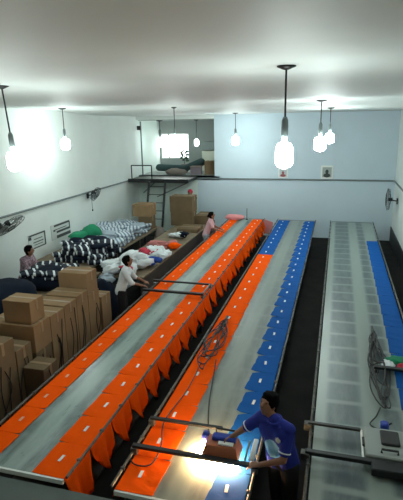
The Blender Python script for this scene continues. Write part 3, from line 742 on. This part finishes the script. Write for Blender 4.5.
bundle('green_cloth', (-7.1, 12.0, 1.15), (0.24, 0.34, 0.13), M['greenfab'], 'green cloth showing behind the top of the striped garment pile', 'cloth', 4, amp=0.15)
bundle('dark_sack', (-6.40, 7.65, 0.76), (0.66, 0.78, 0.36), M['navy'], 'large dark navy sack slumped at the left picture edge', 'sack', 1, 0.2, 0.10)
bundle('dark_sack', (-6.20, 9.20, 0.76), (0.52, 0.62, 0.28), M['navy'], 'dark navy bundle under the striped garments before the seated person', 'sack', 6, 0.1, 0.10)
bundle('dark_sack', (-5.02, 9.25, 0.0), (0.36, 0.42, 0.62), M['navy'], 'black sack on the floor behind the standing worker', 'sack', 8, 0.1, 0.10)
bundle('grey_cloth', (-6.0, 6.75, 0.76), (0.30, 0.26, 0.10), M['greyfab'], 'pale grey cloth below the large dark sack at the left edge', 'cloth', 9, 0.1, 0.2)

def heap(mat, c, rad, n, label, group, size=0.2, seed=0, cat='garment', name='crumpled_garment'):
    rnd = random.Random(seed)
    kinds = []
    for s in range(3):
        def fn(p, q, s=s):
            k = 1+0.45*noise.noise(Vector((q.x*2.1+s*5+seed, q.y*2.1, q.z*2.1)))
            return Vector((p.x*k, p.y*k, p.z*k))
        kinds.append(MB().ell((0, 0, 0), (size, size*0.8, size*0.42), fn=fn, n=18, h=12).mesh(name, M[mat], True))
    for i in range(n):
        a = rnd.uniform(0, 2*PI); r_ = math.sqrt(rnd.random()); x = rad[0]*r_*math.cos(a); y = rad[1]*r_*math.sin(a)
        z = rad[2]*(1-r_**2)*rnd.uniform(0.5, 1.0)+size*0.3
        o = bpy.data.objects.new(name, kinds[i % 3]); COL.objects.link(o)
        o.location = (c[0]+x, c[1]+y, c[2]+z); o.rotation_euler = (rnd.uniform(-.3, .3), rnd.uniform(-.3, .3), rnd.uniform(0, 6))
        tag(o, label, cat, group)
heap('whitefab', (-4.92, 10.55, 0.80), (0.46, 0.60, 0.30), 16, 'crumpled white garment in the heap behind the standing worker', 'white garments behind the standing worker', 0.26, 1)
heap('greyfab', (-4.98, 9.75, 0.66), (0.36, 0.25, 0.16), 5, 'grey crumpled garment at the near end of the clothes bench', 'grey garments at the near bench end', 0.19, 2)
heap('redfab', (-4.95, 11.6, 0.90), (0.30, 0.12, 0.1), 3, 'crimson garment between the two white clothes heaps', 'crimson garments between the white heaps', 0.17, 3)
heap('redfab', (-4.62, 9.85, 0.98), (0.14, 0.12, 0.06), 2, 'crimson garment low in the nearest white heap', 'crimson garments in the nearest heap', 0.13, 9)
heap('whitefab', (-4.65, 11.75, 0.80), (0.34, 0.45, 0.16), 9, 'crumpled white garment in the middle heap on the clothes bench', 'white garments in the middle of the bench', 0.20, 4)
heap('bluefab', (-4.42, 10.95, 0.86), (0.10, 0.14, 0.1), 2, 'royal blue garment at the bench edge by the white heap', 'royal blue garments on the bench', 0.18, 5)
heap('pinkfab', (-4.85, 12.75, 0.80), (0.34, 0.30, 0.14), 6, 'dusty pink garment beyond the white heaps', 'dusty pink garments on the bench', 0.20, 6)
heap('orange', (-4.42, 12.55, 0.84), (0.08, 0.15, 0.06), 2, 'orange garment at the bench edge beside the pink heap', 'orange garments on the bench', 0.16, 7)
heap('whitefab', (-4.75, 13.9, 0.80), (0.22, 0.30, 0.12), 4, 'white garment in the far small heap on the bench', 'white garments in the far heap', 0.18, 8)
heap('navy', (-4.52, 13.95, 0.84), (0.08, 0.15, 0.1), 2, 'navy garment in the far small heap on the bench', 'navy garments in the far heap', 0.17, 10)

carton(-5.05, -4.35, 14.75, 15.5, 0.80, 0.92, 'flat brown carton lying on the bench before the big boxes', 'carton2')
carton(-5.6, -4.82, 15.75, 16.35, 0.803, 1.28, 'lower of the two big cartons stacked by the ladder', 'carton2')
carton(-5.62, -4.80, 15.75, 16.35, 1.283, 1.84, 'upper of the two big cartons stacked by the ladder', 'carton2')
carton(-4.82, -4.32, 16.1, 16.9, 0.803, 1.12, 'low wide carton right of the two big stacked cartons', 'carton2')
carton(-6.50, -6.06, 14.95, 15.45, 0.80, 1.24, 'small lower carton at the wall bench far end', 'carton2')
carton(-6.68, -6.03, 14.92, 15.48, 1.243, 1.66, 'wider upper carton at the wall bench far end', 'carton')
bundle('brown_sack', (-5.70, 14.9, 0.0), (0.19, 0.40, 0.60), M['brownfab'], 'brownish sack standing on the floor between the two benches', 'sack', 12, 0.1, 0.12)

# ------------------------------------------------------------------ people
def basis(yaw, pitch=0.0):
    """columns: right, forward, up for a head/body looking along yaw (0 = +y)"""
    return Matrix.Rotation(yaw, 3, 'Z') @ Matrix.Rotation(pitch, 3, 'X')
def add_hand(mb, wr, direc, nrm, s=1.0, curl=0.5, side=1):
    d = Vector(direc).normalized(); n = Vector(nrm); n = (n-d*n.dot(d)).normalized(); x = d.cross(n).normalized()
    wr = Vector(wr)
    for k in (-1, 0, 1): mb.cap(wr+x*0.010*k*s, wr+d*0.085*s+x*0.022*k*s, 0.016*s, 0.015*s, 8)
    for k, ln in zip((-1.5, -0.5, 0.5, 1.5), (0.062, 0.074, 0.078, 0.066)):
        p = wr+d*0.085*s+x*0.0215*k*s
        a1 = curl*0.6; d1 = (d*math.cos(a1)+n*math.sin(a1)); q = p+d1*ln*0.5*s
        a2 = curl*1.5; d2 = (d*math.cos(a2)+n*math.sin(a2)); r = q+d2*ln*0.5*s
        mb.cap(p, q, 0.0095*s, 0.009*s, 8).cap(q, r, 0.009*s, 0.0075*s, 8)
    p = wr+d*0.025*s+x*side*0.024*s; q = p+(x*side*0.75+d*0.55+n*0.3).normalized()*0.042*s; r = q+(d*0.85+n*0.4+x*side*.1).normalized()*0.034*s
    mb.cap(p, q, 0.0125*s, 0.011*s, 8).cap(q, r, 0.011*s, 0.009*s, 8)
def person(base, label, J, yaw, hyaw, hpitch, top, sleeve, bottom, hairstyle='short', vox=0.012, knee=1.0, s=1.0, extra=None):
    """J: joints relative to base. sL/sR shoulders etc.; L = the person's left"""
    t = thing('person', label, 'person', base)
    V = {k: Vector(v) for k, v in J.items() if isinstance(v, (tuple, Vector))}
    B = basis(yaw); rt, fw = B @ Vector((1, 0, 0)), B @ Vector((0, 1, 0))
    H = basis(hyaw, hpitch)
    hc = V['head']; nb = V['chest']+(V['chest']-V['pelvis']).normalized()*0.13*s
    def torso(mb, e):
        pl, ch = V['pelvis'], V['chest']; wa = (pl+ch)/2
        for k in (-1, 1):
            mb.cap(pl+rt*0.065*k*s, wa+rt*0.055*k*s, (0.098+e)*s, (0.092+e)*s)
            mb.cap(wa+rt*0.055*k*s, ch+rt*0.075*k*s, (0.092+e)*s, (0.102+e)*s)
        mb.cap(V['sL'], V['sR'], (0.052+e)*s); mb.cap(ch, nb, (0.10+e)*s, (0.055+e*.6)*s)
        for q in ('sL', 'sR'): mb.cap(nb-(nb-ch)*0.2, V[q], (0.052+e)*s, (0.05+e)*s)
    body = MB(); torso(body, 0)
    body.cap(nb, hc-H @ Vector((0, 0.01, 0.05))*s, 0.05*s, 0.048*s)
    def headfn(p, q):
        z = q.z; k = 1.0
        if z < 0: k = 1-0.30*(-z)**1.5
        f = 1.0+(0.06 if q.y > 0.2 and z < -0.3 else 0)
        return Vector((p.x*k, p.y*(k*f), p.z))
    body.ell(hc, (0.074*s, 0.095*s, 0.118*s), R=H, fn=headfn, n=22, h=16)
    body.cap(hc+H @ Vector((0, 0.088, 0.012))*s, hc+H @ Vector((0, 0.108, -0.022))*s, 0.009*s, 0.014*s, 8)
    for k in (-1, 1):
        body.ell(hc+H @ Vector((0.076*k, -0.005, -0.005))*s, (0.012*s, 0.02*s, 0.032*s), R=H, n=8, h=6)
        body.ell(hc+H @ Vector((0.03*k, 0.078, 0.032))*s, (0.024*s, 0.012*s, 0.007*s), R=H, n=8, h=6)
    for q in ('L', 'R'):
        body.cap(V['s'+q], V['e'+q], 0.047*s, 0.038*s); body.cap(V['e'+q], V['w'+q], 0.037*s, 0.026*s)
        body.cap(V['h'+q], V['k'+q], 0.082*s, 0.056*s); body.cap(V['k'+q], V['a'+q], 0.053*s, 0.036*s)
        fd = J.get('fd'+q, tuple(fw)); fd = Vector(fd)
        body.cap(V['a'+q]-fd*0.03*s, V['a'+q]+fd*0.15*s-Vector((0, 0, 0.035))*s, 0.038*s, 0.03*s)
        dr = Vector(J.get('d'+q, V['w'+q]-V['e'+q])); add_hand(body, V['w'+q], dr, J.get('n'+q, (0, 0, -1)), s, J.get('c'+q, 0.6), -1 if q == 'L' else 1)
    mobj('body', voxel(body, vox, 1), M['skin'], t)
    sh = MB(); torso(sh, 0.020)
    cuff = []
    for q in ('L', 'R'):
        e = V['s'+q].lerp(V['e'+q], min(sleeve, 1)); sh.cap(V['s'+q], e, 0.066*s, 0.060*s)
        if sleeve > 1: sh.cap(V['e'+q], V['e'+q].lerp(V['w'+q], sleeve-1), 0.052*s, 0.042*s)
    pdn = V['pelvis']-(V['chest']-V['pelvis']).normalized()*0.05
    for k in (-1, 1): sh.cap(V['pelvis']+rt*.06*k*s, pdn+rt*.07*k*s, 0.116*s, 0.118*s)
    shirt = mobj('shirt', voxel(sh, vox+.002, 2), M[top], t)
    pt = MB()
    for q in ('L', 'R'):
        pt.cap(V['pelvis']-Vector((0, 0, 0.02)), V['h'+q], 0.112*s, 0.105*s); pt.cap(V['h'+q], V['k'+q], 0.102*s, 0.074*s)
        e = V['k'+q].lerp(V['a'+q], knee); pt.cap(V['k'+q], e, 0.073*s, 0.055*s)
    mobj('trousers', voxel(pt, vox+.002, 2), M[bottom], t)
    for q in ('L', 'R'):
        fd = Vector(J.get('fd'+q, tuple(fw))); a_ = V['a'+q]
        sm = MB().cap(a_-fd*0.04*s-Vector((0, 0, 0.03))*s, a_+fd*0.17*s-Vector((0, 0, 0.04))*s, 0.05*s, 0.04*s)
        for i, v_ in enumerate(sm.v): sm.v[i].z = max(v_.z, -0.0 if not J.get('sit') else v_.z)
        sm.build('shoe', M['shoe'], t, smooth=True)
    if hairstyle:
        hr = MB()
        hm = 'hair'
        hr.ell(hc+H @ Vector((0, -0.018, 0.035))*s, (0.092*s, 0.106*s, 0.106*s), R=H, n=20, h=14)
        if hairstyle != 'cap':
            hr.ell(hc+H @ Vector((0, -0.055, -0.02))*s, (0.076*s, 0.06*s, 0.085*s), R=H)
            hr.ell(hc+H @ Vector((0, 0.04, 0.088))*s, (0.068*s, 0.055*s, 0.035*s), R=H)
            for k in range(14):
                a = k*1.3; hr.ell(hc+H @ Vector((0.05*math.cos(a), 0.05*math.sin(a)-.01, 0.105))*s, (0.03*s, 0.03*s, 0.022*s), n=8, h=6)
        if hairstyle == 'bun': hr.ell(hc+H @ Vector((0, -0.13, 0.02))*s, (0.045*s,)*3)
        if hairstyle == 'long': hr.cap(hc+H @ Vector((0, -0.08, 0))*s, hc+H @ Vector((0, -0.12, -0.2))*s, 0.055*s, 0.03*s)
        if hairstyle == 'cap':
            hr.ell(hc+H @ Vector((0, 0.10, 0.045))*s, (0.065*s, 0.07*s, 0.012*s), R=H); hm = 'redfab'
        o = mobj('cap' if hairstyle == 'cap' else 'hair', voxel(hr, vox, 1), M[hm], t)
    for k in (-1, 1):
        MB().ell(hc+H @ Vector((0.030*k, 0.083, 0.012))*s, (0.013*s, 0.007*s, 0.006*s), R=H, n=8, h=6).build('eye', M['eye'], t, smooth=True)
    MB().ell(hc+H @ Vector((0, 0.086, -0.055))*s, (0.022*s, 0.008*s, 0.005*s), R=H, n=8, h=6).build('mouth', M['mouth'], t, smooth=True)
    if extra: extra(t, V, B, H, shirt)
    return t

# operator in blue between the middle and right tables, leaning over the dryer
b0 = Vector((-0.40, 4.30, 0))
def W(x, y, z): return (x-b0.x, y-b0.y, z)
def man_extra(t, V, B, H, shirt):
    ch = V['chest']
    f = B @ Vector((0, 1, 0)); r_ = B @ Vector((1, 0, 0))
    me = shirt.data; me.materials.append(M['mlight']); me.materials.append(M['white'])
    up = (ch-V['pelvis']).normalized()
    for p in me.polygons:
        d = p.center-ch; x, z = d.dot(r_), d.dot(up)
        if p.normal.dot(f) > 0.15:
            if (x/0.10)**2+((z+0.17)/0.13)**2 < 1: p.material_index = 1  # pale patch paints the dryer's glow onto the chest
            if ((x+0.085)/0.026)**2+((z-0.0)/0.034)**2 < 1: p.material_index = 2
    nb = ch+(ch-V['pelvis']).normalized()*0.135
    MB().torus(nb+Vector((0, 0, .0)), 0.068, 0.017, (ch-V['pelvis']), 22, 6).build('collar', M['mblue'], shirt, smooth=True)
    for q in ('L', 'R'):
        e = V['s'+q].lerp(V['e'+q], 0.74); MB().torus(e, 0.058, 0.007, V['e'+q]-V['s'+q], 20, 6).build('sleeve_trim', M['tag'], shirt, smooth=True)
person(b0, 'man in a blue polo shirt leaning over the glowing dryer on the middle table', dict(
    pelvis=W(-0.40, 4.34, 0.92), chest=W(-0.46, 4.27, 1.29), head=W(-0.56, 4.33, 1.53),
    sR=W(-0.625, 4.33, 1.37), sL=W(-0.335, 4.21, 1.35),
    eR=W(-0.82, 4.33, 1.19), wR=W(-0.93, 4.29, 1.11), dR=(-0.5, -0.25, -0.75), nR=(0.3, -0.8, -0.3),
    eL=W(-0.37, 4.09, 1.08), wL=W(-0.60, 4.07, 1.00), dL=(-1, 0.1, -0.25), nL=(0, 0.2, -1),
    hR=W(-0.47, 4.38, 0.88), hL=W(-0.32, 4.30, 0.88), kR=W(-0.46, 4.38, 0.47), kL=W(-0.30, 4.24, 0.47), aR=W(-0.43, 4.42, 0.09), aL=W(-0.27, 4.28, 0.09)),
    yaw=math.radians(155), hyaw=math.radians(148), hpitch=0.5, top='mblue', sleeve=0.72, bottom='trousers', vox=0.008, extra=man_extra, s=1.0)

def stand(base, yaw, lean, h=1.62, arms=None, sp=1.0):
    """J for a standing person, lean = forward lean at chest (m)"""
    B = basis(yaw); r_, f = B @ Vector((1, 0, 0)), B @ Vector((0, 1, 0)); k = h/1.70; up = Vector((0, 0, 1))
    P = lambda rr, ff, z: tuple(r_*rr*k+f*ff*k+up*z*k)
    J = dict(pelvis=P(0, 0, 0.95), chest=P(0, lean, 1.30), head=P(0, lean+.07, 1.585), sL=P(-0.17, lean, 1.40), sR=P(0.17, lean, 1.40),
             hL=P(-.09, 0, .90), hR=P(.09, 0, .90), kL=P(-.10, 0.03, .49), kR=P(.10, 0.03, .49), aL=P(-.11, 0, .09), aR=P(.11, 0, .09))
    a = arms or dict(eL=(-.22, lean+.16, 1.14), wL=(-.16, lean+.38, 1.06), eR=(.22, lean+.16, 1.14), wR=(.16, lean+.38, 1.06))
    for q, v in a.items(): J[q] = P(*v)
    return J, k
J, k = stand(0, math.radians(-75), 0.12, 1.62)
def p2_extra(t, V, B, H, shirt):
    MB().ell(V['chest']-(B @ Vector((0, 0.10, 0)))+Vector((0, 0, 0.05)), (0.09, 0.03, 0.06), R=B).build('back_hood', M['navy'], shirt, smooth=True)
person((-4.36, 8.92, 0), 'worker in a white top and dark trousers reaching over the left printing table', J, math.radians(-75), math.radians(-70), 0.5, 'whitefab', 1.2, 'trousers', 'short', 0.014, s=k, extra=p2_extra)
J, k = stand(0, math.radians(-80), 0.14, 1.55)
M['pinkwhite'] = pbr('pink_white_shirt', (0.66, 0.40, 0.44), 0.85)
person((-3.98, 14.55, 0), 'woman in a pale pink shirt at the far end of the left printing table', J, math.radians(-80), math.radians(-80), 0.4, 'pinkwhite', 0.7, 'greyfab', 'bun', 0.016, s=k)
J, k = stand(0, math.radians(170), 0.03, 1.82)
person((-5.42, 17.72, 0), 'person in a red cap standing behind the big stacked cartons', J, math.radians(170), math.radians(175), 0.2, 'navy', 0.7, 'trousers', 'cap', 0.016, s=k)
# seated person by the left wall
t = thing('stool', 'dark stool under the seated person by the left wall', 'stool', (-7.28, 9.68, 0))
MB().box((0, 0, 0.60), (0.36, 0.36, 0.05), ch=0.01).build('seat', M['wood'], t)
for sx in (-.14, .14):
    for sy in (-.14, .14): MB().cyl((sx, sy, 0), (sx, sy, 0.58), 0.02).build('leg', M['blackmetal'], t)
f = Vector((0.94, 0.1, 0)).normalized()
J = dict(sit=True, pelvis=(0, 0, 0.62), chest=(0.10, 0, 0.98), head=(0.20, 0.0, 1.27), sL=(0.10, 0.17, 1.08), sR=(0.10, -0.17, 1.08), eL=(0.22, 0.20, 0.84), wL=(0.42, 0.14, 0.86), eR=(0.22, -0.20, 0.84), wR=(0.42, -0.14, 0.86),
         hL=(0.02, 0.09, 0.62), hR=(0.02, -0.09, 0.62), kL=(0.30, 0.10, 0.60), kR=(0.30, -0.10, 0.60), aL=(0.26, 0.10, 0.14), aR=(0.26, -0.10, 0.14))
M['floral'] = pbr('mauve_print_blouse', (0.30, 0.20, 0.24), 0.85, vary=0.8, vscale=26)
for q_ in J:
    if q_ not in ('sit', 'aL', 'aR'): J[q_] = (J[q_][0], J[q_][1], J[q_][2]+0.12)
person((-7.30, 9.68, 0), 'person in a mauve patterned blouse seated against the left wall', J, math.radians(-90), math.radians(-80), 0.3, 'floral', 1.0, 'trousers', 'short', 0.014, s=1.05)
